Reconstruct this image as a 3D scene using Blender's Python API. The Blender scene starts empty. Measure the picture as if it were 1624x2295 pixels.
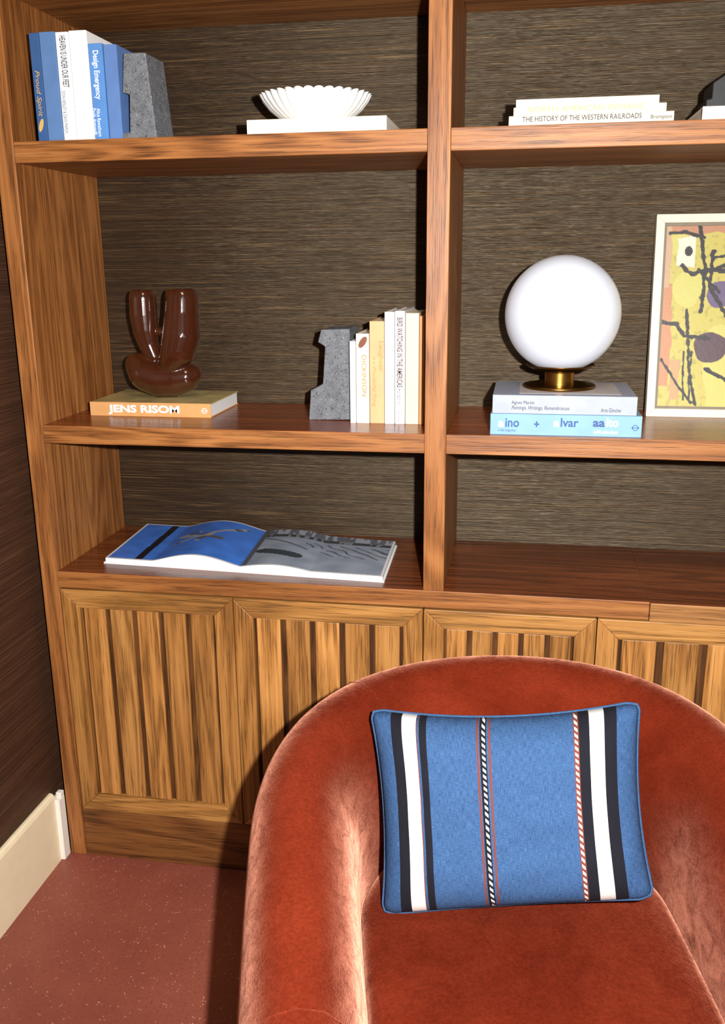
import bpy, bmesh, math, random
from mathutils import Vector, Matrix, noise as mnoise
random.seed(7)
SC = bpy.context.scene
COL = SC.collection
W_IMG, H_IMG = 1624.0, 2295.0
# ------------------------------------------------------------------ camera (solved from the bookcase edges)
CAM = Vector((1.0830, -1.9216, 1.5062)); YAW, PIT, ROL, FOC = 0.1745, 0.2711, -0.0088, 2052.66
FW = Vector((-math.sin(YAW)*math.cos(PIT), math.cos(YAW)*math.cos(PIT), -math.sin(PIT)))
R0 = Vector((math.cos(YAW), math.sin(YAW), 0)); U0 = R0.cross(FW)
RT = R0*math.cos(ROL)+U0*math.sin(ROL); UP = U0*math.cos(ROL)-R0*math.sin(ROL)
DW, D = 0.0459, 0.3899
Z1T, Z2T, Z3T = 1.7489, 1.1414, 0.7872
Z1B, Z2B, Z3B = Z1T-0.043, Z2T-0.042, Z3T-0.041
A = 0.88; B = A+DW
cd = bpy.data.cameras.new('camera'); co = bpy.data.objects.new('camera', cd); COL.objects.link(co)
co.matrix_world = Matrix(((RT.x,UP.x,-FW.x,CAM.x),(RT.y,UP.y,-FW.y,CAM.y),(RT.z,UP.z,-FW.z,CAM.z),(0,0,0,1)))
cd.sensor_fit = 'VERTICAL'; cd.sensor_height = 36.0; cd.lens = FOC/H_IMG*36.0; cd.clip_start = 0.05
SC.camera = co
def ray(px, py): return (FW + RT*((px-W_IMG/2)/FOC) + UP*((H_IMG/2-py)/FOC))
def onY(px, py, y):
    d = ray(px, py); return CAM + d*((y-CAM.y)/d.y)
def onZ(px, py, z):
    d = ray(px, py); return CAM + d*((z-CAM.z)/d.z)
def S(P): return (P-CAM).dot(FW)/FOC
# ------------------------------------------------------------------ materials
def lin(c):
    o = []
    for v in c[:3]:
        v = max(0.0, min(1.0, v/255.0))
        o.append(v/12.92 if v <= 0.04045 else ((v+0.055)/1.055)**2.4)
    return (o[0], o[1], o[2], 1.0)
def newmat(name):
    m = bpy.data.materials.new(name); m.use_nodes = True
    nt = m.node_tree; return m, nt, nt.nodes['Principled BSDF']
def nd(nt, typ, **kw):
    n = nt.nodes.new(typ)
    for k, v in kw.items(): setattr(n, k, v)
    return n
def mix(nt, a, b, fac, mode='MIX'):
    n = nd(nt, 'ShaderNodeMix', data_type='RGBA', blend_type=mode)
    for idx, v in ((0, fac), (6, a), (7, b)):
        if isinstance(v, (int, float, tuple)): n.inputs[idx].default_value = v
        else: nt.links.new(v, n.inputs[idx])
    return n.outputs[2]
def math_n(nt, op, a, b=0.0):
    n = nd(nt, 'ShaderNodeMath', operation=op)
    for idx, v in ((0, a), (1, b)):
        if isinstance(v, (int, float)): n.inputs[idx].default_value = v
        else: nt.links.new(v, n.inputs[idx])
    return n.outputs[0]
def ramp(nt, fac, stops, const=False):
    n = nd(nt, 'ShaderNodeValToRGB'); e = n.color_ramp.elements
    if const: n.color_ramp.interpolation = 'CONSTANT'
    while len(e) < len(stops): e.new(0.5)
    for i, (pos, c) in enumerate(stops):
        e[i].position = pos; e[i].color = c
    nt.links.new(fac, n.inputs[0]); return n.outputs[0]
def coords(nt, scale, island=False, out='Object'):
    tc = nd(nt, 'ShaderNodeTexCoord'); mp = nd(nt, 'ShaderNodeMapping')
    mp.inputs['Scale'].default_value = scale
    v = tc.outputs[out]
    if island:
        g = nd(nt, 'ShaderNodeNewGeometry')
        k = nd(nt, 'ShaderNodeVectorMath', operation='SCALE'); k.inputs[0].default_value = (3.1, 5.7, 9.3)
        nt.links.new(g.outputs['Random Per Island'], k.inputs['Scale'])
        a = nd(nt, 'ShaderNodeVectorMath', operation='ADD')
        nt.links.new(v, a.inputs[0]); nt.links.new(k.outputs[0], a.inputs[1]); v = a.outputs[0]
    nt.links.new(v, mp.inputs['Vector']); return mp.outputs[0]
def noi(nt, vec, scale=1.0, detail=4.0, rough=0.5, dist=0.0):
    n = nd(nt, 'ShaderNodeTexNoise')
    n.inputs['Scale'].default_value = scale; n.inputs['Detail'].default_value = detail
    n.inputs['Roughness'].default_value = rough; n.inputs['Distortion'].default_value = dist
    if vec is not None: nt.links.new(vec, n.inputs['Vector'])
    return n.outputs[0]
def bump(nt, b, h, strength, dist):
    n = nd(nt, 'ShaderNodeBump'); n.inputs['Strength'].default_value = strength; n.inputs['Distance'].default_value = dist
    nt.links.new(h, n.inputs['Height']); nt.links.new(n.outputs[0], b.inputs['Normal']); return n.outputs[0]
def grey(v): return (v, v, v, 1.0)
def simple(name, rgb, rough=0.5, metal=0.0, var=0.06, scale=30.0, spec=0.5, coat=0.0):
    m, nt, b = newmat(name)
    n = noi(nt, coords(nt, (scale,)*3), 1.0, 3)
    c = lin(rgb)
    lo = tuple(max(0, v*(1-var)) for v in c[:3])+(1,); hi = tuple(min(1, v*(1+var)) for v in c[:3])+(1,)
    nt.links.new(ramp(nt, n, [(0.3, lo), (0.7, hi)]), b.inputs['Base Color'])
    b.inputs['Roughness'].default_value = rough; b.inputs['Metallic'].default_value = metal
    b.inputs['Specular IOR Level'].default_value = spec
    if coat: b.inputs['Coat Weight'].default_value = coat; b.inputs['Coat Roughness'].default_value = 0.05
    return m
def wood(name, axis, dark, mid, light, island=False, rough=0.45, spec=0.35, pore=0.38, spread=0.45):
    m, nt, b = newmat(name)
    def sc(ac, al):
        s = [ac]*3; s[axis] = al; return tuple(s)
    n0 = noi(nt, coords(nt, sc(7, 0.5), island), 1.0, 2, 0.5, 0.8)
    rings = math_n(nt, 'ADD', math_n(nt, 'MULTIPLY', math_n(nt, 'SINE', math_n(nt, 'MULTIPLY', n0, 90.0)), 0.5), 0.5)
    n1 = noi(nt, coords(nt, sc(150, 1.5), island), 1.0, 4, 0.62, 0.1)
    n3 = noi(nt, coords(nt, sc(9, 0.8), island), 1.0, 3, 0.5, 0.3)
    n2 = noi(nt, coords(nt, sc(460, 11.0), island), 1.0, 2, 0.6)
    f = math_n(nt, 'ADD', math_n(nt, 'MULTIPLY', rings, 0.16), math_n(nt, 'ADD', math_n(nt, 'MULTIPLY', n1, 0.50), math_n(nt, 'MULTIPLY', n3, 0.34)))
    c1 = ramp(nt, f, [(0.30, lin(dark)), (0.50, lin(mid)), (0.70, lin(light))])
    c2 = ramp(nt, math_n(nt, 'ADD', n2, math_n(nt, 'MULTIPLY', rings, 0.07)), [(0.40, grey(pore)), (0.50, grey(1.0))])
    c = mix(nt, c1, c2, 0.82, 'MULTIPLY')
    if island:
        g = nd(nt, 'ShaderNodeNewGeometry'); h = nd(nt, 'ShaderNodeHueSaturation')
        mm = math_n(nt, 'MULTIPLY', g.outputs['Random Per Island'], spread)
        nt.links.new(math_n(nt, 'ADD', mm, 0.80), h.inputs['Value'])
        nt.links.new(c, h.inputs['Color']); c = h.outputs[0]
    nt.links.new(c, b.inputs['Base Color'])
    b.inputs['Roughness'].default_value = rough; b.inputs['Specular IOR Level'].default_value = spec
    bump(nt, b, n2, 0.3, 0.002)
    return m
def grasscloth(name, dark, mid, light, fibre, rough=0.42, spec=0.6, bstr=0.6):
    m, nt, b = newmat(name)
    n1 = noi(nt, coords(nt, (1.6, 1.6, 540)), 1.0, 5, 0.7, 0.05)
    n2 = noi(nt, coords(nt, (6, 6, 720)), 1.0, 2, 0.5)
    n3 = noi(nt, coords(nt, (0.7, 0.7, 26)), 1.0, 3, 0.5)
    c = ramp(nt, n1, [(0.30, lin(dark)), (0.52, lin(mid)), (0.72, lin(light))])
    c = mix(nt, c, ramp(nt, n3, [(0.3, grey(0.75)), (0.7, grey(1.1))]), 0.8, 'MULTIPLY')
    c = mix(nt, c, lin(fibre), ramp(nt, n2, [(0.60, grey(0)), (0.71, grey(0.75))]))
    nt.links.new(c, b.inputs['Base Color'])
    b.inputs['Roughness'].default_value = rough; b.inputs['Specular IOR Level'].default_value = spec
    b.inputs['Specular Tint'].default_value = (1.0, 0.84, 0.58, 1)
    bump(nt, b, math_n(nt, 'ADD', n1, n2), bstr, 0.003)
    return m
M = {}
DK, MD, LT = (108,62,28), (146,90,44), (174,115,63)
M['wood_v'] = wood('oak_vertical', 2, DK, MD, LT)
M['wood_h'] = wood('oak_horizontal', 0, DK, MD, LT)
M['wood_top'] = wood('oak_glossy_top', 0, (96,42,17), (138,66,30), (162,86,44), rough=0.24, spec=0.55)
M['counter_top'] = wood('oak_top_painted_shade', 0, (74,34,15), (112,55,26), (138,75,39), rough=0.24, spec=0.55)  # glossy top oak, darkened in colour to stand for the worktop's dark reflections
M['plinth'] = wood('oak_plinth', 0, (82,46,20), (112,68,33), (136,88,45))
M['door_v'] = wood('oak_door_stile', 2, (118,75,32), (156,104,50), (182,128,69))
M['door_h'] = wood('oak_door_rail', 0, (122,79,35), (162,111,55), (192,138,77))
M['slat'] = wood('oak_slat', 2, (116,74,32), (156,104,51), (186,132,72), island=True)
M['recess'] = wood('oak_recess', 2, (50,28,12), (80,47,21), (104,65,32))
M['joint'] = wood('oak_joint', 0, (114,72,36), (160,110,62), (186,136,86))
M['paper'] = grasscloth('grasscloth_back', (24,16,11), (47,32,22), (73,52,36), (114,87,53), rough=0.32, spec=0.40, bstr=0.35)
M['paper_side'] = grasscloth('grasscloth_left', (38,24,17), (74,48,35), (120,84,60), (106,76,56), spec=0.15, bstr=0.5)
M['trim'] = simple('cream_trim_paint', (240,224,188), 0.4, var=0.03)
M['white_trim'] = simple('white_trim_paint', (238,234,224), 0.45, var=0.02)
def floor_mat():
    m, nt, b = newmat('red_speckled_concrete')
    n = noi(nt, coords(nt, (3,3,3)), 1.0, 6, 0.6)
    c = ramp(nt, n, [(0.3, lin((122,60,47))), (0.7, lin((144,77,61)))])
    n2 = noi(nt, coords(nt, (150,150,150)), 1.0, 2)
    c = mix(nt, c, lin((106,51,40)), ramp(nt, n2, [(0.55, grey(0)), (0.7, grey(0.6))]))
    vo = nd(nt, 'ShaderNodeTexVoronoi'); vo.inputs['Scale'].default_value = 170.0
    nt.links.new(coords(nt, (1,1,1)), vo.inputs['Vector'])
    spot = math_n(nt, 'LESS_THAN', vo.outputs['Distance'], 0.17)
    sel = math_n(nt, 'GREATER_THAN', noi(nt, coords(nt, (48,48,48)), 1.0, 1), 0.58)
    c = mix(nt, c, lin((224,184,162)), math_n(nt, 'MULTIPLY', spot, sel))
    nt.links.new(c, b.inputs['Base Color']); b.inputs['Roughness'].default_value = 0.5
    bump(nt, b, n2, 0.08, 0.002)
    return m
M['floor'] = floor_mat()
def velvet():
    m, nt, b = newmat('rust_velvet')
    n = noi(nt, coords(nt, (4,4,6)), 1.0, 4, 0.55, 0.6)
    nm = noi(nt, coords(nt, (24,24,30)), 1.0, 5, 0.72, 0.9)
    n2 = noi(nt, coords(nt, (170,170,460)), 1.0, 3, 0.75)
    c = ramp(nt, n, [(0.32, lin((86,25,12))), (0.68, lin((112,39,21)))])
    c = mix(nt, c, ramp(nt, nm, [(0.3, grey(0.86)), (0.7, grey(1.08))]), 0.8, 'MULTIPLY')
    c = mix(nt, c, ramp(nt, n2, [(0.3, grey(0.66)), (0.7, grey(1.14))]), 0.8, 'MULTIPLY')
    b.inputs['Roughness'].default_value = 1.0; b.inputs['Specular IOR Level'].default_value = 0.0
    nrm = bump(nt, b, n2, 0.3, 0.003)
    # velvet sheen painted into the base colour: paler pink where the cloth turns away
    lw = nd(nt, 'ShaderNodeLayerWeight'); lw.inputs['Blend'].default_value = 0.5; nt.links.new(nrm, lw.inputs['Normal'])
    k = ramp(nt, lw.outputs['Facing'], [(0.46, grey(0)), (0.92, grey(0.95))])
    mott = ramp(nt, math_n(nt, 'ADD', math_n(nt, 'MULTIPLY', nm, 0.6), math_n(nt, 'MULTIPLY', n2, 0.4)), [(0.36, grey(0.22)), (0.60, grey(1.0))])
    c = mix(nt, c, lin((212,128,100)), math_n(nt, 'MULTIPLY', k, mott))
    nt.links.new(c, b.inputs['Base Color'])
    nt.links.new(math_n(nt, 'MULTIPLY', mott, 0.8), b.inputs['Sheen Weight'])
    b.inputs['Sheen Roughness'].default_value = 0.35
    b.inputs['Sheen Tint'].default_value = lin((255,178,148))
    return m
M['velvet'] = velvet()
def stone():
    m, nt, b = newmat('grey_speckled_stone')
    n = noi(nt, coords(nt, (70,70,70)), 1.0, 4)
    c = ramp(nt, n, [(0.35, lin((90,92,97))), (0.65, lin((108,110,115)))])
    n2 = noi(nt, coords(nt, (300,300,300)), 1.0, 1)
    c = mix(nt, c, lin((184,184,184)), ramp(nt, n2, [(0.66, grey(0)), (0.71, grey(0.9))]))
    n3 = noi(nt, coords(nt, (230,230,230)), 1.0, 1)
    pit = ramp(nt, n3, [(0.28, grey(0)), (0.34, grey(1))])
    c = mix(nt, lin((44,44,47)), c, pit)
    nt.links.new(c, b.inputs['Base Color']); b.inputs['Roughness'].default_value = 0.75
    bump(nt, b, pit, 0.25, 0.002)
    return m
M['stone'] = stone()
M['black_stone'] = simple('black_stone', (22,22,24), 0.6, var=0.3, scale=90)
M['pages'] = simple('paper_pages', (234,226,208), 0.8, var=0.05, scale=200)
M['white'] = simple('white_cover', (236,236,236), 0.45, var=0.02)
M['cream'] = simple('cream_cover', (234,224,204), 0.55, var=0.04)
M['cream2'] = simple('warm_cream_cover', (230,212,180), 0.55, var=0.04)
M['cream3'] = simple('pale_tan_cover', (226,204,170), 0.55, var=0.04)
M['tan'] = simple('tan_cover', (208,164,116), 0.55, var=0.06)
M['orange_tan'] = simple('orange_tan_cover', (190,126,70), 0.55, var=0.06)
M['navy'] = simple('dark_blue_cover', (52,86,136), 0.5)
M['blue'] = simple('mid_blue_cover', (86,120,168), 0.5)
M['blue_b'] = simple('bright_blue_cover', (84,134,196), 0.5)
M['blue_p'] = simple('periwinkle_blue_cover', (88,120,174), 0.5)
M['orange'] = simple('orange_cover', (206,152,96), 0.45)
M['yellow_img'] = simple('yellow_photo_cover', (190,172,116), 0.35, var=0.35, scale=16)
M['greyblue'] = simple('pale_grey_cover', (152,159,174), 0.45)
M['skyblue'] = simple('sky_blue_cover', (118,160,188), 0.45)
M['pink_panel'] = simple('pale_panel_print', (186,178,176), 0.5)
M['ink'] = simple('dark_ink', (34,30,34), 0.6)
M['ink_blue'] = simple('blue_ink', (44,78,136), 0.6)
M['ink_white'] = simple('white_ink', (252,252,250), 0.6, var=0.01)
M['ink_gold'] = simple('gold_ink', (206,166,92), 0.5)
M['ink_orange'] = simple('orange_ink', (206,134,62), 0.6)
M['ink_red'] = simple('dark_red_ink', (70,20,28), 0.6)
M['ink_grey'] = simple('grey_ink', (84,84,96), 0.6)
M['ink_brown'] = simple('brown_ink', (120,66,34), 0.6)
M['porcelain'] = simple('white_matte_ceramic', (236,236,234), 0.5, var=0.02)
M['vase'] = simple('brown_glaze', (60,27,13), 0.14, var=0.1, spec=0.6, coat=0.8)
M['brass'] = simple('brushed_brass', (172,128,60), 0.28, metal=1.0, var=0.08, scale=60)
M['bronze'] = simple('dark_bronze', (118,84,42), 0.3, metal=1.0, var=0.08, scale=60)
m, nt, b = newmat('opal_glass')
n = noi(nt, coords(nt, (6,6,6)), 1.0, 2)
nt.links.new(ramp(nt, n, [(0.2, lin((206,211,222))), (0.8, lin((212,217,228)))]), b.inputs['Base Color'])
b.inputs['Roughness'].default_value = 0.32; b.inputs['Coat Weight'].default_value = 0.3
b.inputs['Emission Color'].default_value = (0.90,0.94,1,1); b.inputs['Emission Strength'].default_value = 0.12
M['opal'] = m
M['frame'] = simple('cream_frame_paint', (216,208,186), 0.5, var=0.04)
M['frame_in'] = simple('grey_frame_lip', (120,108,90), 0.6)
def printed(name, rough, bs):
    m, nt, b = newmat(name)
    at = nd(nt, 'ShaderNodeAttribute', attribute_name='Col')
    nt.links.new(at.outputs['Color'], b.inputs['Base Color']); b.inputs['Roughness'].default_value = rough
    if bs: bump(nt, b, noi(nt, coords(nt, (120,120,120)), 1.0, 3), bs, 0.002)
    return m
M['print'] = printed('painted_print', 0.5, 0.15)
M['page_print'] = printed('glossy_page_print', 0.35, 0)
def cushion_mat():
    m, nt, b = newmat('striped_blue_weave')
    uv = nd(nt, 'ShaderNodeUVMap', uv_map='UVMap'); sp = nd(nt, 'ShaderNodeSeparateXYZ')
    nt.links.new(uv.outputs[0], sp.inputs[0]); u, v = sp.outputs[0], sp.outputs[1]
    mp = nd(nt, 'ShaderNodeMapping'); mp.inputs['Scale'].default_value = (420, 24, 1); nt.links.new(uv.outputs[0], mp.inputs[0])
    mp2 = nd(nt, 'ShaderNodeMapping'); mp2.inputs['Scale'].default_value = (60, 320, 1); nt.links.new(uv.outputs[0], mp2.inputs[0])
    na = noi(nt, mp.outputs[0], 1.0, 3); nb = noi(nt, mp2.outputs[0], 1.0, 3)
    weave = math_n(nt, 'ADD', math_n(nt, 'MULTIPLY', na, 0.5), math_n(nt, 'MULTIPLY', nb, 0.5))
    blue = ramp(nt, weave, [(0.34, lin((33,58,94))), (0.66, lin((66,97,138)))])
    bl, wh, ru = lin((24,24,31)), lin((214,212,208)), lin((112,58,48))
    no = (0,0,0,1)
    st = [(0,no),(.082,bl),(.124,wh),(.176,ru),(.183,no),(.190,bl),(.215,no),(.400,ru),(.407,no),(.412,bl),(.437,no),(.443,ru),(.450,no),
          (.750,ru),(.768,bl),(.806,wh),(.862,bl),(.910,no)]
    col = ramp(nt, u, st, True)
    msk = ramp(nt, u, [(q, grey(0) if c is no else grey(1)) for q, c in st], True)
    c = mix(nt, blue, col, msk)
    dash = math_n(nt, 'GREATER_THAN', math_n(nt, 'FRACT', math_n(nt, 'ADD', math_n(nt, 'MULTIPLY', v, 30.0), math_n(nt, 'MULTIPLY', u, 40.0))), 0.5)
    m1 = ramp(nt, u, [(0, grey(0)), (.418, grey(1)), (.431, grey(0))], True)
    m2 = ramp(nt, u, [(0, grey(0)), (.753, grey(1)), (.765, grey(0))], True)
    c = mix(nt, c, wh, math_n(nt, 'MULTIPLY', dash, math_n(nt, 'ADD', m1, m2)))
    nt.links.new(c, b.inputs['Base Color']); b.inputs['Roughness'].default_value = 0.9
    b.inputs['Specular IOR Level'].default_value = 0.15
    bump(nt, b, weave, 0.3, 0.002)
    return m
M['cushion'] = cushion_mat()
M['piping'] = simple('blue_piping', (54,80,114), 0.9, var=0.2, scale=300, spec=0.1)
# ------------------------------------------------------------------ mesh helpers
def empty(name, loc, label=None, cat=None, group=None):
    o = bpy.data.objects.new(name, None); COL.objects.link(o); o.location = loc; o.empty_display_size = 0.05
    tag(o, label, cat, group); return o
def tag(o, label=None, cat=None, group=None, kind=None):
    if label: o['label'] = label
    if cat: o['category'] = cat
    if group: o['group'] = group
    if kind: o['kind'] = kind
    return o
def obj(name, bm, mats, parent=None, bevel=0.0, smooth=False, sub=0, seg=2):
    bmesh.ops.recalc_face_normals(bm, faces=bm.faces[:])
    me = bpy.data.meshes.new(name); bm.to_mesh(me); bm.free()
    for mm in (mats if isinstance(mats, (list, tuple)) else [mats]): me.materials.append(mm)
    if smooth:
        for f in me.polygons: f.use_smooth = True
    o = bpy.data.objects.new(name, me); COL.objects.link(o); o.parent = parent
    if bevel:
        md = o.modifiers.new('bevel', 'BEVEL'); md.width = bevel; md.segments = seg; md.limit_method = 'ANGLE'
    if sub:
        md = o.modifiers.new('sub', 'SUBSURF'); md.levels = sub; md.render_levels = sub
    return o
def box(bm, x0, x1, y0, y1, z0, z1, mi=0, mtop=None):
    vs = [bm.verts.new((x, y, z)) for z in (z0, z1) for y in (y0, y1) for x in (x0, x1)]
    for q, idx in enumerate(((0,1,3,2),(4,5,7,6),(0,1,5,4),(2,3,7,6),(0,2,6,4),(1,3,7,5))):
        f = bm.faces.new([vs[i] for i in idx]); f.material_index = mtop if (q == 1 and mtop is not None) else mi
def prism(bm, poly, y0, y1, mi=0):
    a = [bm.verts.new((x, y0, z)) for x, z in poly]; b_ = [bm.verts.new((x, y1, z)) for x, z in poly]
    n = len(poly)
    bm.faces.new(a).material_index = mi; bm.faces.new(b_[::-1]).material_index = mi
    for i in range(n):
        bm.faces.new((a[i], a[(i+1) % n], b_[(i+1) % n], b_[i])).material_index = mi
def lathe(bm, prof, seg=48, c=(0,0,0), rf=None):
    rings = []
    for (r_, z) in prof:
        ring = []
        for i in range(seg):
            t = 2*math.pi*i/seg
            rr, zz = (r_, z) if rf is None else rf(r_, z, t)
            ring.append(bm.verts.new((c[0]+rr*math.cos(t), c[1]+rr*math.sin(t), c[2]+zz)))
        rings.append(ring)
    for a, b_ in zip(rings, rings[1:]):
        for i in range(seg):
            bm.faces.new((a[i], a[(i+1) % seg], b_[(i+1) % seg], b_[i]))
    return rings
def tube(bm, pts, r_, seg=8, closed=False):
    n = len(pts); rings = []
    for i, q in enumerate(pts):
        q = Vector(q)
        a = Vector(pts[(i-1) % n]) if (closed or i > 0) else q
        b_ = Vector(pts[(i+1) % n]) if (closed or i < n-1) else q
        t = (b_-a).normalized()
        u = t.orthogonal() if abs(t.z) > 0.99 else t.cross(Vector((0,0,1)))
        u.normalize(); w = t.cross(u)
        rings.append([bm.verts.new(q+(u*math.cos(2*math.pi*k/seg)+w*math.sin(2*math.pi*k/seg))*r_) for k in range(seg)])
    rng = range(n) if closed else range(n-1)
    for i in rng:
        a, b_ = rings[i], rings[(i+1) % n]
        for k in range(seg):
            bm.faces.new((a[k], a[(k+1) % seg], b_[(k+1) % seg], b_[k]))
    if not closed:
        bm.faces.new(rings[0]); bm.faces.new(rings[-1][::-1])
def text_mesh(body, bold=0.0, shear=0.0):
    cu = bpy.data.curves.new('t', 'FONT'); cu.body = body; cu.offset = bold; cu.shear = shear; cu.resolution_u = 3
    to = bpy.data.objects.new('t', cu); COL.objects.link(to)
    dg = bpy.context.evaluated_depsgraph_get(); dg.update()
    me = bpy.data.meshes.new_from_object(to.evaluated_get(dg))
    bpy.data.objects.remove(to); bpy.data.curves.remove(cu)
    vs = [v.co.copy() for v in me.vertices]; fs = [tuple(f.vertices) for f in me.polygons]
    bpy.data.meshes.remove(me); return vs, fs
def lettering(root, items, yplane):
    for (body, x0, y0, x1, y1, mt, vert, bold, shear) in items:
        bm = bmesh.new(); name = 'lettering'
        ym, xm = (y0+y1)/2, (x0+x1)/2
        lx0, lx1 = onY(x0, ym, yplane).x-root.location.x, onY(x1, ym, yplane).x-root.location.x
        lz1, lz0 = onY(xm, y0, yplane).z-root.location.z, onY(xm, y1, yplane).z-root.location.z
        ly = yplane-0.0009-root.location.y
        if body == '(ring)':
            name = 'emblem'
            cx_, cz_ = (lx0+lx1)/2, (lz0+lz1)/2; rr = (lx1-lx0)/2; n = 24
            o_ = [bm.verts.new((cx_+rr*math.cos(2*math.pi*k/n), ly, cz_+rr*math.sin(2*math.pi*k/n))) for k in range(n)]
            i_ = [bm.verts.new((cx_+rr*.78*math.cos(2*math.pi*k/n), ly, cz_+rr*.78*math.sin(2*math.pi*k/n))) for k in range(n)]
            for k in range(n): bm.faces.new((o_[k], o_[(k+1) % n], i_[(k+1) % n], i_[k]))
            q = [bm.verts.new((cx_+sx*rr*1.3, ly, cz_+sz*rr*.12)) for sx, sz in ((-1,-1),(1,-1),(1,1),(-1,1))]
            bm.faces.new(q)
        elif body == '(leaf)':
            name = 'emblem'; q = []
            for k in range(12):
                t = 2*math.pi*k/12
                q.append(bm.verts.new(((lx0+lx1)/2+math.cos(t)*(lx1-lx0)*.35+math.sin(t)*(lx1-lx0)*.25, ly, (lz0+lz1)/2+math.sin(t)*(lz1-lz0)/2)))
            bm.faces.new(q)
        else:
            vs, fs = text_mesh(body, bold, shear)
            mx0, mx1 = min(v.x for v in vs), max(v.x for v in vs); my0, my1 = min(v.y for v in vs), max(v.y for v in vs)
            out = []
            for v in vs:
                u, w = (v.x-mx0)/max(1e-6, mx1-mx0), (v.y-my0)/max(1e-6, my1-my0)
                if vert: out.append(bm.verts.new((lx0+w*(lx1-lx0), ly, lz1-u*(lz1-lz0))))
                else: out.append(bm.verts.new((lx0+u*(lx1-lx0), ly, lz0+w*(lz1-lz0))))
            for f in fs:
                try: bm.faces.new([out[i] for i in f])
                except ValueError: pass
        me = bpy.data.meshes.new(name); bm.to_mesh(me); bm.free()
        me.materials.append(M[mt])
        o = bpy.data.objects.new(name, me); COL.objects.link(o); o.parent = root
def paint_grid(name, P, nu, nv, colf, mat_, parent):
    vs = []; cols = []
    for j in range(nv+1):
        for i in range(nu+1):
            u, v = i/nu, j/nv; vs.append(P(u, v)); cols.append(lin(colf(u, v)))
    fs = [(j*(nu+1)+i, j*(nu+1)+i+1, (j+1)*(nu+1)+i+1, (j+1)*(nu+1)+i) for j in range(nv) for i in range(nu)]
    me = bpy.data.meshes.new(name); me.from_pydata(vs, [], fs)
    ca = me.color_attributes.new('Col', 'FLOAT_COLOR', 'POINT')
    ca.data.foreach_set('color', [c for q in cols for c in q])
    me.materials.append(mat_); me.update()
    for f in me.polygons: f.use_smooth = True
    o = bpy.data.objects.new(name, me); COL.objects.link(o); o.parent = parent; return o
def segd(px, py, a, b_):
    ax, ay = a; bx, by = b_; dx, dy = bx-ax, by-ay
    t = max(0, min(1, ((px-ax)*dx+(py-ay)*dy)/max(1e-9, dx*dx+dy*dy)))
    return math.hypot(px-ax-t*dx, py-ay-t*dy)
# ------------------------------------------------------------------ room
XS = -0.043
XB = -0.055
XW = XB-0.014
XR = 2*A+DW
ZD = 0.139
Z0B = 2.038
ZTOP = Z0B+0.045
bm = bmesh.new(); box(bm, XW-0.1, 4.0, -4.5, D+0.15, -0.1, 0.0); tag(obj('floor', bm, M['floor']), kind='structure')
bm = bmesh.new(); box(bm, XW-0.1, XW, -4.5, D+0.15, 0, 2.7); tag(obj('wall_left', bm, M['paper_side']), kind='structure')
bm = bmesh.new(); box(bm, XW, 4.0, D+0.03, D+0.15, 0, 2.7); tag(obj('wall_back', bm, M['paper_side']), kind='structure')
BH = onY(140, 1770, -0.01).z
bm = bmesh.new()
prof = [(XW, 0), (XB, 0), (XB, BH-0.012), (XB-0.003, BH-0.004), (XB-0.008, BH), (XW, BH)]
prism(bm, prof, -4.5, -0.03)
tag(obj('baseboard_left', bm, M['trim']), kind='structure')
bm = bmesh.new(); box(bm, XW, XS-0.001, -0.03, 0.0, 0, BH-0.02); box(bm, XB-0.004, XS-0.001, -0.018, -0.001, BH-0.02, BH-0.005)
tag(obj('trim_1', bm, M['white_trim'], bevel=0.002), kind='structure')
# ------------------------------------------------------------------ bookcase
bc = empty('bookcase', (0,0,0), 'built-in stained oak bookcase with open shelves above slatted cupboard doors', 'bookcase')
def part(name, dims, mat_, parent=bc, bevel=0.0015, top=None):
    bm = bmesh.new(); box(bm, *dims, mi=0, mtop=1 if top else None)
    return obj(name, bm, [mat_, top] if top else mat_, parent, bevel)
part('side_panel', (XS, 0, 0, D, 0, ZTOP), M['wood_v'])
part('side_panel', (XR, XR+DW, 0, D, 0, ZTOP), M['wood_v'])
part('divider', (A, B, 0, D, Z3T, ZTOP), M['wood_v'])
for (x0, x1) in ((0, A), (B, XR)):
    part('shelf', (x0, x1, 0.001, D, Z1B, Z1T), M['wood_h'], top=M['wood_top'])
    part('shelf', (x0, x1, 0.001, D, Z2B, Z2T), M['wood_h'], top=M['wood_top'])
    part('top_panel', (x0, x1, 0.001, D, Z0B, ZTOP), M['wood_h'])
XJ = onY(1455, 1360, 0).x
part('worktop', (0, XJ, 0.0, D, Z3B, Z3T), M['wood_h'], top=M['counter_top'])
part('worktop', (XJ+0.001, XR, -0.004, D, Z3B-0.002, Z3T-0.001), M['joint'], top=M['counter_top'])['label'] = 'lighter worktop length right of the joint'
part('plinth', (0, XR, 0.003, 0.03, 0, ZD-0.003), M['plinth'])
bm = bmesh.new(); box(bm, 0, XR, D, D+0.012, Z3T-0.02, ZTOP)
obj('back_panel', bm, M['paper'], bc)
part('cupboard_floor', (0, XR, 0.03, D, ZD-0.02, ZD-0.003), M['recess'])
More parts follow.
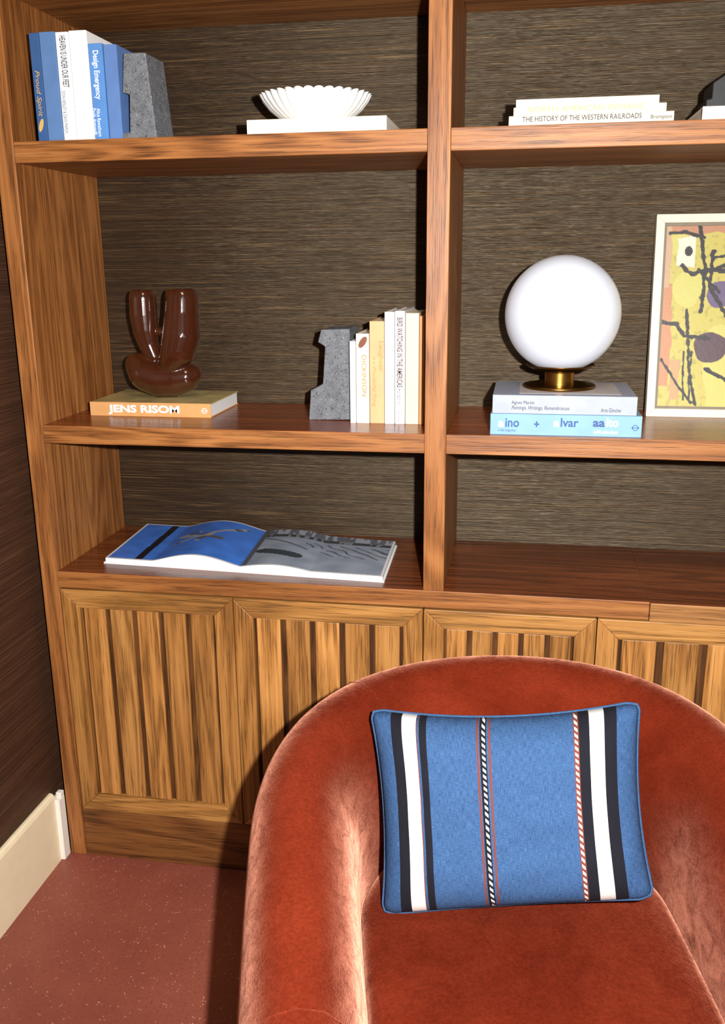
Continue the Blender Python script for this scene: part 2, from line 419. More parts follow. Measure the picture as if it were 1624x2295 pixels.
def door(x0, x1, z0, z1):
    fw = 0.046; yo, yi = -0.001, 0.020
    bm = bmesh.new()
    for poly, mi in (([(x0,z0),(x0+fw,z0+fw),(x0+fw,z1-fw),(x0,z1)], 0), ([(x1,z0),(x1,z1),(x1-fw,z1-fw),(x1-fw,z0+fw)], 0),
                     ([(x0,z1),(x0+fw,z1-fw),(x1-fw,z1-fw),(x1,z1)], 1), ([(x0,z0),(x1,z0),(x1-fw,z0+fw),(x0+fw,z0+fw)], 1)):
        prism(bm, poly, yo, yi, mi)
    d = obj('door', bm, [M['door_v'], M['door_h']], bc, bevel=0.0020)
    a0, a1 = x0+fw+0.0005, x1-fw-0.0005; n = 5
    pitch = (a1-a0)/n; sw = pitch*0.81
    bm = bmesh.new()
    for i in range(n):
        s0 = a0+pitch*i+(pitch-sw)/2; box(bm, s0, s0+sw, 0.004, 0.0125, z0+fw+0.001, z1-fw-0.001)
    obj('slat_panel', bm, M['slat'], d, bevel=0.002)
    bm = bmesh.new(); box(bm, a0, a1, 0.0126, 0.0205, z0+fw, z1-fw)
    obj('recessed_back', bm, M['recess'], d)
g = 0.0010
xs_ = [0.002, onY(521, 1345, 0).x, onY(948, 1385, 0).x, onY(1337, 1405, 0).x, XR-0.002]
for i in range(4): door(xs_[i]+g, xs_[i+1]-g, ZD, Z3B-0.004)
# ------------------------------------------------------------------ books
def book(label, x0, x1, z0, z1, yf, depth, flat, cover, group, name='book', top=None, pages='pages'):
    root = empty(name, ((x0+x1)/2, yf+depth/2, z0), label, 'book', group)
    hx, hy, h = (x1-x0)/2, depth/2, z1-z0; t = 0.0025
    bm = bmesh.new()
    box(bm, -hx, hx, -hy, -hy+t, 0, h)
    if flat:
        box(bm, -hx, hx, -hy+t, hy, 0, t); box(bm, -hx, hx, -hy+t, hy, h-t, h, 1 if top else 0)
    else:
        box(bm, -hx, -hx+t, -hy+t, hy, 0, h); box(bm, hx-t, hx, -hy+t, hy, 0, h)
    obj('cover', bm, [M[cover], M[top]] if top else M[cover], root, bevel=0.0006, seg=1)
    bm = bmesh.new()
    if flat: box(bm, -hx+0.003, hx-0.003, -hy+t, hy-0.003, t, h-t)
    else: box(bm, -hx+t, hx-t, -hy+t, hy-0.003, 0.003, h-0.003)
    obj('page_block', bm, M[pages], root)
    return root
def py_of(P):
    d = Vector(P)-CAM; return H_IMG/2-FOC*d.dot(UP)/d.dot(FW)
G = 'upright books on the top left shelf'
YT = 0.016
row = [(75,97,73,'navy',.20,'dark blue upright book with gold title, at the left end of the top shelf row'),
       (97,132,70,'blue',.21,'mid blue upright book second in the top row, beside the dark blue one'),
       (132,161,70,'white',.17,'slim white upright book with black title standing beside the mid blue book'),
       (161,201,66,'white',.22,'tall plain white upright book, the tallest in the top left row'),
       (201,233,95,'blue_b',.17,'bright blue upright book with white title beside the tall white book'),
       (234,264,97,'blue_p',.22,'untitled blue upright book touching the grey stone bookend on the top shelf')]
tops = []
for i, (a, c, t, mt, dp, lb) in enumerate(row):
    x0, x1 = onY(a, 200, YT).x, onY(c, 200, YT).x
    tops.append(book(lb, x0+0.0008, x1-0.0008, Z1T, onY((a+c)/2, t, YT).z, YT+0.0015*i, dp, False, mt, G))
lettering(tops[0], [('Proud Spirit',80,158,93,262,'ink_gold',True,0,0.3), ('(leaf)',86,266,100,296,'ink_gold',False,0,0)], YT)
lettering(tops[2], [('HEAVEN IS UNDER OUR FEET',137,80,151,196,'ink',True,0.01,0), ('DON HENLEY & DAVE MARSH',142,204,150,298,'ink_grey',True,0,0)], YT+0.003)
lettering(tops[4], [('Design Emergency',208,113,224,223,'ink_white',True,0.015,0), ('Alice Rawsthorn',219,243,227,306,'ink_white',True,0,0), ('Paola Antonelli',209,243,217,302,'ink_white',True,0,0)], YT+0.006)
yb = 0.016
zcb = onY(700,264,yb).z
cb = book('cream hardback lying flat under the white fluted bowl', onY(553,290,yb).x, onY(866,290,yb).x, Z1T, zcb, yb, 0.20, True, 'cream', None)
G3 = 'cream books stacked on the top right shelf'
yb = 0.014
st3 = [(1140,1510,282,259,'cream2','lowest cream book of the stack of three, with black title'),
       (1150,1492,259,240,'cream2','middle cream book of the stack of three, with faint gold title'),
       (1155,1475,240,222,'cream','plain cream book on top of the stack of three')]
zb = Z1T; roots = []
for q, (a, c, y0, y1, mt, lb) in enumerate(st3):
    h = onY(1300, y1, yb).z-onY(1300, y0, yb).z
    roots.append(book(lb, onY(a, 260, yb).x, onY(c, 260, yb).x, zb, zb+h, yb+.002*q, 0.20, True, mt, G3)); zb += h+0.0003
dy = py_of((1.25, yb, Z1T))-283
lettering(roots[0], [('THE HISTORY OF THE WESTERN RAILROADS',1170,265+dy,1437,277+dy,'ink',False,0.012,0), ('Brompton',1458,264+dy,1505,276+dy,'ink',False,0.01,0)], yb)
lettering(roots[1], [('NORTH AMERICAN INDIANS',1183,243+dy,1440,256+dy,'ink_gold',False,0.0,0)], yb+.002)
x0 = onY(1572,270,0.02).x
hb_ = onY(1600,249,.02).z-onY(1600,281,.02).z
rb = book('cream book at the right edge of the frame, under the black stepped block', x0, x0+0.21, Z1T, Z1T+hb_, 0.02, 0.2, True, 'cream', None)
bb = empty('block', (x0+0.08, 0.13, Z1T+hb_+0.0003), 'black stepped block resting on the cream book at the right edge', 'ornament')
bm = bmesh.new()
prism(bm, [(-.065,0),(.075,0),(.075,.085),(.0,.085),(-.055,.05),(-.055,.022),(-.065,.02)], -.05, .05)
obj('body', bm, M['black_stone'], bb, bevel=0.002)
# --- second shelf: flat orange book with vase
yj = max(0.012, onZ(340, 934, Z2T).y)
ze = onY(340, 903, yj).z - onY(340, 934, yj).z
xj0, xj1 = onY(203, 930, yj).x, onY(473, 934, yj).x
dj = min(D-0.03-yj, max(0.16, onZ(530, 876, Z2T+ze).y-yj))
jb = book('orange book lying flat under the brown vase', xj0, xj1, Z2T, Z2T+ze, yj, dj, True, 'orange', None, top='yellow_img', pages='white')
dyj = py_of(((xj0+xj1)/2, yj, Z2T))-934
lettering(jb, [('JENS RISOM',243,908+dyj,402,930+dyj,'ink_white',False,0.035,0), ('(ring)',452,915+dyj,464,927+dyj,'ink_white',False,0,0)], yj)
# --- vase (one continuous glazed body)
vc = onZ(363, 889, Z2T+ze)
vc.y = min(max(vc.y, yj+0.046), yj+dj*0.6); vc.x = onY(365, 888, vc.y).x; vc.z = Z2T+ze
sv = S(vc)
def sk(chain):
    out = []
    for (a, b_) in zip(chain, chain[1:]):
        n = max(2, int(math.hypot(b_[0]-a[0], b_[1]-a[1])/4))
        for i in range(n+1):
            t = i/n; out.append(tuple(a[q]+(b_[q]-a[q])*t for q in range(4)))
    return out
balls = sk([(313,680,0,29),(315,715,0,30),(320,748,-2,27),(328,778,-2,23),(340,806,-2,21)]) + \
        sk([(403,682,0,37),(404,715,-2,39),(405,760,-8,43),(400,790,-14,39),(386,816,-14,28)]) + \
        sk([(302,824,0,28),(322,843,0,40),(352,853,0,42),(386,853,0,40),(412,850,0,33),(430,843,0,20)]) + sk([(346,750,0,10),(366,753,0,11)])
bm = bmesh.new()
for (px, py, yy, rr) in balls:
    bmesh.ops.create_icosphere(bm, subdivisions=3, radius=rr*sv, matrix=Matrix.Translation(((px-360+0.07*(893-py))*sv, yy*sv, (893-py)*sv)))
me = bpy.data.meshes.new('v'); bm.to_mesh(me); bm.free()
vo = bpy.data.objects.new('v', me); COL.objects.link(vo)
md = vo.modifiers.new('r', 'REMESH'); md.mode = 'VOXEL'; md.voxel_size = 0.0017
md = vo.modifiers.new('s', 'SMOOTH'); md.factor = 0.5; md.iterations = 4
dg = bpy.context.evaluated_depsgraph_get(); dg.update()
me2 = bpy.data.meshes.new_from_object(vo.evaluated_get(dg)); bpy.data.objects.remove(vo)
me2.name = 'vase'; me2.materials.clear(); me2.materials.append(M['vase'])
zt1 = (893-661)*sv
for v in me2.vertices:
    for (cx_, rr) in (((313-360+0.07*225)*sv, 29*sv), ((403-360+0.07*225)*sv, 37*sv)):
        dd = math.hypot(v.co.x-cx_, v.co.y)
        if dd < rr*1.3 and v.co.z > zt1: v.co.z = zt1
        if dd < rr*0.78 and v.co.z > zt1-0.012: v.co.z -= 0.03*min(1, (rr*0.78-dd)/(rr*0.12))
for f in me2.polygons: f.use_smooth = True
vz = bpy.data.objects.new('vase', me2); COL.objects.link(vz); vz.location = vc
zmin = min(v.co.z for v in me2.vertices)
for v in me2.vertices:
    if v.co.z < zmin+0.003: v.co.z = zmin
vz.location.z -= zmin
tag(vz, 'glossy brown two-necked ceramic vase standing on the orange book', 'vase')
# --- bookends
def bookend(label, pts, yf, depth, zbase, group):
    W = [onY(a, b_, yf) for a, b_ in pts]; cx_ = sum(v.x for v in W)/len(W); zl = min(v.z for v in W)
    o = empty('bookend', (cx_, yf+depth/2, zbase), label, 'bookend', group)
    bm = bmesh.new(); prism(bm, [(v.x-cx_, (v.z-zl)) for v in W], -depth/2, depth/2)
    obj('body', bm, M['stone'], o, bevel=0.002)
    return o
bookend('speckled grey stone bookend beside the blue books on the top shelf',
        [(276,120),(325,118),(352,312),(268,312),(268,300),(291,297),(290,212),(274,208)], 0.03, 0.10, Z1T, 'grey stone bookends')
yk = onZ(742, 942, Z2T).y
bookend('speckled grey stone bookend beside the cream books on the middle shelf',
        [(719,740),(783,738),(789,942),(692,942),(696,876),(723,862),(728,778),(712,768)], yk, 0.10, Z2T, 'grey stone bookends')
# --- middle shelf upright books
G2 = 'upright books on the middle left shelf'
YM = max(0.012, onZ(870, 950, Z2T).y)
row = [(783,797,765,'white',.13,'thin white upright book touching the bookend on the middle shelf'),
       (797,827,748,'cream',.15,'cream upright book with a brown photo at the top of its spine'),
       (827,861,720,'tan',.16,'tan upright book with orange title on the middle shelf'),
       (861,884,699,'white',.18,'plain white upright book left of the one with dark red title on the middle shelf'),
       (884,907,697,'white',.18,'white upright book with dark red title on the middle shelf'),
       (907,938,702,'cream3',.18,'untitled cream upright book near the divider on the middle shelf'),
       (938,951,708,'orange_tan',.18,'thin orange tan upright book against the shelf divider')]
mids = []
for i, (a, c, t, mt, dp, lb) in enumerate(row):
    x0, x1 = onY(a, 840, YM).x, min(A-0.0005, onY(c, 840, YM).x)
    mids.append(book(lb, x0+0.0008, x1-0.0008, Z2T, onY((a+c)/2, t, YM).z, YM+0.0015*(i % 3), dp, False, mt, G2))
lettering(mids[1], [('DICKINSON',811,796,821,888,'ink_orange',True,0.01,0), ('(leaf)',801,754,824,780,'ink_brown',False,0,0)], YM+.0015)
lettering(mids[2], [('Laughter',846,765,859,832,'ink_orange',True,0,0), ('is a Wonderful Thing',833,800,843,910,'ink_orange',True,0,0)], YM+.003)
lettering(mids[4], [('BIRD WATCHING IN THE AMERICAS',889,712,902,868,'ink_red',True,0.02,0), ('Heintzelman',890,872,899,908,'ink',True,0,0), ('Universe',891,922,897,946,'ink',True,0,0)], YM+.0015)
# --- right bay: two flat books, lamp
ya = max(0.012, onZ(1268, 977, Z2T).y)
h1 = onY(1268, 930, ya).z-onY(1268, 977, ya).z
GB = 'flat books under the globe lamp'
b1 = book('sky blue book lying flat at the bottom of the stack under the globe lamp', onY(1098,955,ya).x, onY(1438,955,ya).x, Z2T, Z2T+h1, ya, 0.235, True, 'skyblue', GB)
h2 = onY(1268, 888, ya+.003).z-onY(1268, 930, ya+.003).z
b2 = book('pale grey-blue book directly under the brass foot of the globe lamp', onY(1103,910,ya).x, onY(1428,910,ya).x, Z2T+h1+.0003, Z2T+h1+h2, ya+.003, 0.225, True, 'greyblue', GB)
hx = (onY(1428,910,ya).x-onY(1103,910,ya).x)/2
bm = bmesh.new(); box(bm, -hx+0.055, hx-0.03, -0.085, 0.095, h2-0.0001, h2+0.0003); obj('cover_print', bm, M['pink_panel'], b2)
da = py_of((onY(1268,977,ya).x, ya, Z2T))-977
def L(t, x0, y0, x1, y1, m_, bo=0.0, sh=0.0): return (t, x0, y0+da, x1, y1+da, m_, False, bo, sh)
lettering(b1, [L('a',1116,943,1129,957,'ink_white',.03), L('ino',1132,937,1163,957,'ink_blue',.02), L('+',1196,944,1208,957,'ink_blue',.03),
               L('a',1240,943,1253,957,'ink_white',.03), L('lvar',1256,937,1296,957,'ink_blue',.02), L('aa',1328,943,1355,957,'ink_blue',.03), L('lto',1358,937,1386,957,'ink_white',.03),
               L('a life together',1116,961,1157,968,'ink_blue'), L('heikki aalto-alanen',1330,964,1384,972,'ink_white'), L('(ring)',1416,952,1430,966,'ink_blue')], ya)
lettering(b2, [L('Agnes Martin',1146,898,1197,908,'ink'), L('Paintings, Writings, Remembrances',1146,910,1276,921,'ink',0,.3), L('Arne Glimcher',1346,915,1392,924,'ink')], ya+.003)
zA = Z2T+h1+h2
lc = onZ(1257, 868, zA); lc.y = min(max(lc.y, ya+0.09), ya+0.14); lc.x = onY(1252, 868, lc.y).x
kl = S(lc)
lamp = empty('table_lamp', (lc.x, lc.y, zA+.0004), 'white glass globe table lamp on a brass foot, standing on two flat books', 'lamp')
zg = onY(1257, 704, lc.y).z-zA; rg = 125*kl
zdish = zg-rg+0.004
bm = bmesh.new(); lathe(bm, [(0.0001,0),(79*kl,0),(80*kl,.002),(80*kl,.005),(78*kl,.007),(0.0001,.0075)], 64); obj('foot', bm, M['bronze'], lamp, smooth=True, bevel=0.0005)
bm = bmesh.new(); lathe(bm, [(32*kl,.007),(32*kl,zdish-.004)], 48); obj('stem', bm, M['brass'], lamp, smooth=True)
bm = bmesh.new(); lathe(bm, [(32*kl,zdish-.006),(44*kl,zdish-.003),(62*kl,zdish+.002),(76*kl,zdish+.010),(76*kl,zdish+.012),(60*kl,zdish+.0055),(0.0001,zdish-.001)], 64); obj('dish', bm, M['bronze'], lamp, smooth=True)
bm = bmesh.new(); bmesh.ops.create_uvsphere(bm, u_segments=64, v_segments=40, radius=rg, matrix=Matrix.Translation((0,0,zg))); obj('lamp_shade', bm, M['opal'], lamp, smooth=True)
# --- fluted bowl
bcx = onY(708, 260, 0.12).x; kb = S(Vector((bcx,.12,zcb)))
bowl = bmesh.new()
NF = 34
def flute(r_, z, t):
    s = abs(math.cos(NF*t/2)); k_ = min(1.0, max(0.0, r_/0.12))
    return r_*(1+0.06*(s**0.6-0.5)*k_), z+0.004*(s**0.6)*(k_**3)
R_ = 122*kb; Hb = 57*kb
prof = [(0.0001,0),(.44*R_,0),(.50*R_,.02*Hb),(.66*R_,.20*Hb),(.83*R_,.48*Hb),(.94*R_,.76*Hb),(1.0*R_,1.0*Hb),(.975*R_,1.0*Hb),(.91*R_,.80*Hb),(.79*R_,.54*Hb),(.62*R_,.28*Hb),(.46*R_,.12*Hb),(0.0001,.09*Hb)]
lathe(bowl, prof, NF*10, rf=flute)
bo = obj('bowl', bowl, M['porcelain'], None, smooth=True); bo.location = (bcx, .12, zcb+.0003)
tag(bo, 'white fluted scalloped bowl sitting on the flat cream book', 'bowl')
# --- framed painting
pb = onZ(1447, 930, Z2T); pyb = min(max(pb.y, 0.05), D-0.1)
xl = onY(1447, 928, pyb).x; ytop = D-0.035
zt_ = onY(1470, 480, ytop).z
lean = math.atan2(ytop-pyb, zt_-Z2T); Hp = math.hypot(ytop-pyb, zt_-Z2T); Wp = Hp*0.80
fr = empty('framed_painting', (xl, pyb, Z2T), 'cream framed abstract painting in yellow, orange and black leaning beside the lamp', 'painting')
fr.rotation_euler = (-lean, 0, 0)
fb = 0.019; th = 0.03
bm = bmesh.new()
for poly in ([(0,0),(fb,fb),(fb,Hp-fb),(0,Hp)], [(Wp,0),(Wp,Hp),(Wp-fb,Hp-fb),(Wp-fb,fb)], [(0,Hp),(fb,Hp-fb),(Wp-fb,Hp-fb),(Wp,Hp)], [(0,0),(Wp,0),(Wp-fb,fb),(fb,fb)]):
    prism(bm, poly, 0, th)
obj('frame', bm, M['frame'], fr, bevel=0.0012)
bm = bmesh.new(); f2 = fb+0.006
for poly in ([(fb,fb),(f2,f2),(f2,Hp-f2),(fb,Hp-fb)], [(Wp-fb,fb),(Wp-fb,Hp-fb),(Wp-f2,Hp-f2),(Wp-f2,f2)], [(fb,Hp-fb),(f2,Hp-f2),(Wp-f2,Hp-f2),(Wp-fb,Hp-fb)], [(fb,fb),(Wp-fb,fb),(Wp-f2,f2),(f2,f2)]):
    prism(bm, poly, 0.008, th)
obj('inner_lip', bm, M['frame_in'], fr)
strokes = [([(1500,520),(1535,518),(1580,531)],5),([(1568,508),(1586,600),(1580,690)],6),([(1530,590),(1556,612),(1590,600),(1650,606)],6),
           ([(1485,715),(1528,722),(1545,748),(1604,752)],6),([(1550,690),(1558,800),(1580,900)],5),([(1497,800),(1540,862),(1570,896)],4),
           ([(1602,560),(1598,640),(1640,700)],6),([(1570,600),(1620,650)],5),([(1545,780),(1552,890)],3),([(1564,780),(1566,890)],3),
           ([(1660,520),(1700,640),(1680,800)],7),([(1720,560),(1760,700),(1740,880)],6),([(1600,820),(1660,850),(1720,830)],6),([(1610,600),(1650,585)],5),([(1606,575),(1640,570)],4)]
def paintcol(u, v):
    px, py = 1492+u*330, 505+v*400
    w = 9*mnoise.noise((px*.03, py*.03, 1.3)); w2 = 14*mnoise.noise((px*.012, py*.012, 7.1))
    n = mnoise.noise((px*.09, py*.09, 4.0))
    c = (178,166,80)
    if n > .28: c = (162,150,68)
    if w2 > 4: c = (184,178,94)
    if py < 522+w: c = (168,118,86)
    if px < 1514+w and 630 < py < 860: c = (176,122,84)
    if px < 1504+w and py < 640: c = (180,146,114)
    if 1518+w < px < 1560 and 532 < py+w < 592: c = (206,199,178)
    if 1518 < px+w < 1538 and 800 < py < 890: c = (176,138,92)
    if math.hypot((px-1622)/30, (py-655+w)/30) < 1: c = (92,76,106)
    if math.hypot((px-1606+w)/38, (py-772)/34) < 1: c = (74,50,58)
    if math.hypot((px-1730+w)/45, (py-720)/60) < 1: c = (176,90,58)
    if math.hypot((px-1545)/9, (py-560)/11) < 1: c = (28,24,24)
    for pl, wd in strokes:
        for a, b_ in zip(pl, pl[1:]):
            if segd(px+w*.4, py+w*.3, a, b_) < wd*(0.75+n*.6): return (34,28,30)
    return c
Wc, Hc = Wp-2*f2, Hp-2*f2
paint_grid('canvas', lambda u, v: (f2+u*Wc, 0.012, f2+(1-v)*Hc), 220, 260, paintcol, M['print'], fr)
bm = bmesh.new(); box(bm, f2, Wp-f2, 0.014, 0.02, f2, Hp-f2); obj('backing', bm, M['frame_in'], fr)
# --- open book on the worktop
zp = Z3T+0.016
c_bl, c_bs, c_br = onZ(236,1248,zp), onZ(537,1268,zp), onZ(857,1290,zp)
c_tl, c_ts, c_tr = onZ(330,1172,zp), onZ(597,1188,zp), onZ(886,1212,zp)
org = (c_bl+c_br+c_tl+c_tr)/4; org.z = Z3T
ob = empty('open_book', org, 'large open picture book with a blue left page lying on the worktop', 'book')
def ql(a, b_, c, d, u, v): return a*(1-u)*(1-v)+b_*u*(1-v)+c*u*v+d*(1-u)*v
def hl(u): return 0.014+0.022*math.sin(min(1, max(0, (u-.35)/.65))*math.pi)**1.2*(1 if u < .98 else .6)
def hr(u): return 0.014+0.010*math.sin(min(1, u/.5)*math.pi)
def pgl(u, v):
    q = ql(c_bl, c_bs, c_ts, c_tl, u, v)-org; return (q.x, q.y, hl(u))
def pgr(u, v):
    q = ql(c_bs, c_br, c_tr, c_ts, u, v)-org; return (q.x, q.y, hr(u))
def colL(u, v):
    n = mnoise.noise((u*9, v*9, 2))
    if u < .015 or v < .02 or v > .985: return (228,228,226)
    if abs(u-.24-.02*v) < .028: return (14,16,26)
    for a, b_, w in (((.42,.40),(.88,.86),.016),((.42,.60),(.74,.50),.03),((.58,.42),(.66,.64),.022),((.40,.60),(.54,.68),.022),((.88,.86),(.80,.76),.018)):
        if segd(u, v, a, b_) < w: return (164,158,152) if n > -.12 else (88,88,90)
    k = .95+.10*n
    return (66*k, 126*k, 224*k)
def colR(u, v):
    n = mnoise.noise((u*7, v*7, 9)); n2 = mnoise.noise((u*30, v*4, 3))
    if u > .985 or v < .015: return (228,228,226)
    c = (146+20*n, 156+20*n, 172+20*n)
    if v > .86: c = (160,166,178) if n2 > 0 else (96,102,114)
    if .78 < v < .86: c = (58,62,70) if n2 > -.2 else (126,132,140)
    if .40 < v < .72 and u > .45+.25*n and (u*9+v*9+.5*n) % 1.0 < .22 and u+v > 1.0: c = (78,82,92)
    if segd(u, v, (.1,.38), (.34,.30)) < .06: c = (50,62,70)
    if segd(u, v, (.05,.75), (.4,.5)) < .012: c = (84,90,100)
    if u < .04: c = (84,88,96)
    return c
paint_grid('page', pgl, 160, 80, colL, M['page_print'], ob)['label'] = 'blue left page'
paint_grid('page', pgr, 160, 80, colR, M['page_print'], ob)['label'] = 'grey photo right page'
def blockside(bm, P, z0, n=40):
    bot, top = [], []
    edge = [(i/n, 0) for i in range(n+1)]+[(1, j/n) for j in range(1, n+1)]+[(1-i/n, 1) for i in range(1, n+1)]+[(0, 1-j/n) for j in range(1, n)]
    for (u, v) in edge:
        x, y, z = P(u, v); bot.append(bm.verts.new((x, y, z0))); top.append(bm.verts.new((x, y, z-0.0004)))
    m_ = len(edge)
    for i in range(m_): bm.faces.new((bot[i], bot[(i+1) % m_], top[(i+1) % m_], top[i]))
    bm.faces.new(bot)
bm = bmesh.new(); blockside(bm, pgl, .0035); obj('page_block', bm, M['white'], ob)
bm = bmesh.new(); blockside(bm, pgr, .0035); obj('page_block', bm, M['white'], ob)
bm = bmesh.new()
lowq = [c_bl-org, c_bs-org, c_br-org, c_tr-org, c_ts-org, c_tl-org]
cen = sum(lowq, Vector())/6
va = [bm.verts.new((cen.x+(q.x-cen.x)*1.012, cen.y+(q.y-cen.y)*1.02, 0)) for q in lowq]; vb = [bm.verts.new((v.co.x, v.co.y, .0032)) for v in va]
bm.faces.new(va); bm.faces.new(vb[::-1])
for i in range(6): bm.faces.new((va[i], va[(i+1) % 6], vb[(i+1) % 6], vb[i]))
obj('cover', bm, M['white'], ob)
# ------------------------------------------------------------------ armchair
CX, CY, ROT = 1.106, -0.575, math.radians(12)
TT = 0.090
HW, RB, RF = 0.450-TT, 0.420-TT, 1.6
ZBK, ARMZ = 0.747, 0.630
ch = empty('armchair', (CX, CY, 0), 'rust red velvet barrel armchair with a curved back', 'armchair'); ch.rotation_euler = (0, 0, ROT)
path = []
NA, NS = 55, 15; YEND = -0.43
def armx(y): return HW*math.sqrt(max(0, 1-(y/RF)**2))
for i in range(NS):
    y = YEND*(1-i/NS); path.append((-armx(y), y))
for i in range(NA):
    t = math.pi*(1-i/(NA-1)); path.append((HW*math.cos(t), RB*math.sin(t)))
for i in range(1, NS+1):
    y = YEND*i/NS; path.append((armx(y), y))
NP = len(path)
def ztop(y):
    t = max(0, min(1, (y-YEND)/(RB-YEND))); t = t*t*(3-2*t); return ARMZ+(ZBK-ARMZ)*t
secT = [(.068,0.0),(.078,.05),(.087,.20),(.091,.36)]
secR = [(.092,-.18),(.090,-.125),(.082,-.076),(.066,-.035),(.040,-.009),(.008,-.000),(-.025,-.008),(-.053,-.034),(-.072,-.074),(-.084,-.122),(-.091,-.18)]
secB = [(-.096,.40),(-.098,.30),(-.098,0.0)]
def section(zt): return [(n, z) for n, z in secT]+[(n, zt+z) for n, z in secR]+[(n, z) for n, z in secB]
def tang(i):
    a = Vector(path[max(0, i-1)]); b_ = Vector(path[min(NP-1, i+1)]); return (b_-a).normalized()
def frame_at(i):
    t = tang(i); return Vector((-t.y, t.x))
def cap(i, sgn):
    out = []; q = Vector(path[i]); nrm = frame_at(i); td = tang(i)*sgn; E = 0.075
    for ph in (82, 66, 50, 34, 17):
        ph = math.radians(ph); e = E*math.sin(ph); k_ = math.cos(ph)
        out.append([(q.x+nrm.x*n*k_+td.x*e, q.y+nrm.y*n*k_+td.y*e, z if z < .3 else z-.06*(1-k_)*min(1, (z-.3)/.2)) for n, z in section(ztop(q.y))])
    return out
rings = cap(0, -1)
for i in range(NP):
    q = Vector(path[i]); nrm = frame_at(i)
    rings.append([(q.x+nrm.x*n, q.y+nrm.y*n, z) for n, z in section(ztop(q.y))])
rings += cap(NP-1, 1)[::-1]
bm = bmesh.new()
vr = [[bm.verts.new(v) for v in rg_] for rg_ in rings]
for a, b_ in zip(vr, vr[1:]):
    for k_ in range(len(a)-1): bm.faces.new((a[k_], a[k_+1], b_[k_+1], b_[k_]))
    bm.faces.new((a[-1], a[0], b_[0], b_[-1]))
bm.faces.new(vr[0]); bm.faces.new(vr[-1][::-1])
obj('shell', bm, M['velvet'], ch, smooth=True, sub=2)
for i in (1, NS+int(NA*.27), NS+int(NA*.73), NP-2):
    q = Vector(path[i]); nrm = frame_at(i)
    bm = bmesh.new(); tube(bm, [(q.x+nrm.x*n, q.y+nrm.y*n, z-.0008) for n, z in section(ztop(q.y))[2:-1]], 0.0010, 6); obj('seam', bm, M['velvet'], ch, smooth=True)
inner = []
for i in range(NP):
    q = Vector(path[i]); nrm = frame_at(i); inner.append((q.x-nrm.x*.094, q.y-nrm.y*.094))
fx = inner[0][0]; fy = inner[0][1]
front = [(inner[-1][0]-(inner[-1][0]-fx)*k_/16, fy-.10*math.sin(math.pi*k_/16)**.6) for k_ in range(1, 16)]
outl = inner+front
ZS = 0.435
bm = bmesh.new(); cc = Vector((0, -.05)); lv = []
for (s, z) in ((1.0,.20),(1.0,ZS-.035),(.995,ZS-.018),(.975,ZS-.005),(.93,ZS+.002),(.8,ZS+.008),(.6,ZS+.013),(.35,ZS+.016),(.12,ZS+.017)):
    lv.append([bm.verts.new((cc.x+(x-cc.x)*s, cc.y+(y-cc.y)*s, z)) for x, y in outl])
for a, b_ in zip(lv, lv[1:]):
    for k_ in range(len(a)): bm.faces.new((a[k_], a[(k_+1) % len(a)], b_[(k_+1) % len(a)], b_[k_]))
bm.faces.new(lv[0]); bm.faces.new(lv[-1][::-1])
obj('seat', bm, M['velvet'], ch, smooth=True)
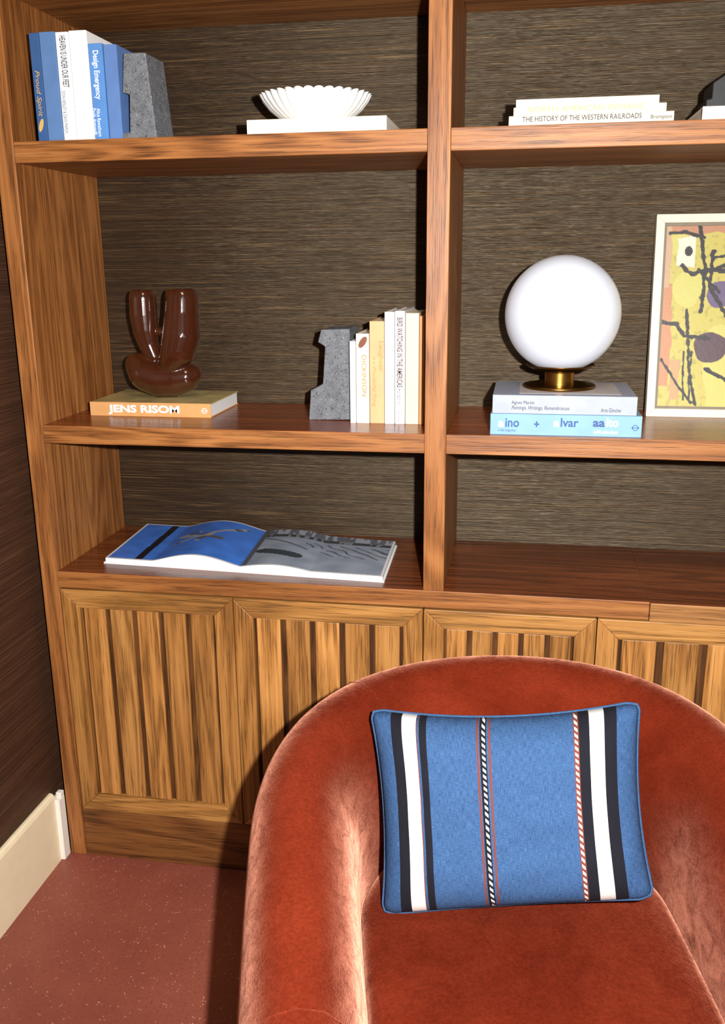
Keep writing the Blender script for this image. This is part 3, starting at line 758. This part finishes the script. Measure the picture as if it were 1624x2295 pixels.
# ------------------------------------------------------------------ cushion on the chair
pbl, pbr = onZ(856,2050,.475), onZ(1466,2014,.475)
ybm = (pbl.y+pbr.y)/2
pbl = onY(856,2050,ybm-.01); pbr = onY(1466,2014,ybm+.01)
ptl = onY(829,1588,ybm+.13); ptr = onY(1434,1570,ybm+.15)
org = (pbl+pbr+ptl+ptr)/4
cu = empty('cushion', org, 'blue striped rectangular lumbar cushion propped on the rust velvet armchair', 'cushion')
nrm = (pbr-pbl).cross(ptl-pbl).normalized()
exu = (pbr-pbl).normalized(); ezu = nrm.cross(exu)
NU, NV, TH = 72, 54, 0.078
Wd, Hd = (pbr-pbl).length, (ptl-pbl).length
def pil(u, v, side):
    a, b_ = 2*u-1, 2*v-1
    base = ql(pbl, pbr, ptr, ptl, u, v)-org
    base = base - exu*(a*abs(a)*Wd*.5*.065*(1-b_*b_))
    base = base - ezu*(b_*Hd*.5*(.12 if b_ > 0 else .03)*(1-a*a))
    cr = max(0, abs(a)-.9)*max(0, abs(b_)-.9)*100
    base = base - exu*(math.copysign(1, a)*.006*cr) - ezu*(math.copysign(1, b_)*.006*cr)
    k_ = ((1-a**4)*(1-b_**4))**.5
    w = (.006*mnoise.noise((u*5, v*5, side*3.0))+.004*mnoise.noise((u*12, v*8, side*5.0)))*k_
    return base+nrm*side*(TH*k_+w)
bm = bmesh.new(); uvl = bm.loops.layers.uv.new('UVMap')
grid = {}
for side in (1, -1):
    for j in range(NV+1):
        for i in range(NU+1):
            edge = i in (0, NU) or j in (0, NV)
            key = (i, j, 0 if edge else side)
            if key not in grid: grid[key] = bm.verts.new(pil(i/NU, j/NV, side))
for side in (1, -1):
    for j in range(NV):
        for i in range(NU):
            ids = [(i,j),(i+1,j),(i+1,j+1),(i,j+1)]
            vs = [grid[(p_, q_, 0 if (p_ in (0,NU) or q_ in (0,NV)) else side)] for p_, q_ in ids]
            if len(set(vs)) < 4: continue
            try: f = bm.faces.new(vs)
            except ValueError: continue
            for lp, (p_, q_) in zip(f.loops, ids): lp[uvl].uv = (p_/NU, q_/NV)
obj('cushion_cover', bm, M['cushion'], cu, smooth=True)
edge = [(i/NU, 0) for i in range(NU)]+[(1, j/NV) for j in range(NV)]+[(1-i/NU, 1) for i in range(NU)]+[(0, 1-j/NV) for j in range(NV)]
bm = bmesh.new(); tube(bm, [pil(u, v, 1) for u, v in edge], 0.0028, 8, True); obj('piping', bm, M['piping'], cu, smooth=True)
# ------------------------------------------------------------------ light
def area(name, loc, target, size, power, color):
    ld = bpy.data.lights.new(name, 'AREA'); ld.shape = 'DISK'; ld.size = size; ld.energy = power; ld.color = color
    o = bpy.data.objects.new(name, ld); COL.objects.link(o); o.location = loc
    o.rotation_euler = (Vector(target)-Vector(loc)).to_track_quat('-Z', 'Y').to_euler(); return o
fl = CAM+RT*0.13+UP*0.06
area('flash', fl, fl+FW, 0.03, 86, (1.0, 0.985, 0.965))
area('ceiling_lamp', (1.0, -1.1, 2.65), (1.0, -0.2, 0.8), 0.5, 6, (1.0, 0.84, 0.64))
w = bpy.data.worlds.new('world'); SC.world = w; w.use_nodes = True
w.node_tree.nodes['Background'].inputs[0].default_value = (1.0, 0.94, 0.88, 1); w.node_tree.nodes['Background'].inputs[1].default_value = 0.06
SC.view_settings.view_transform = 'Standard'
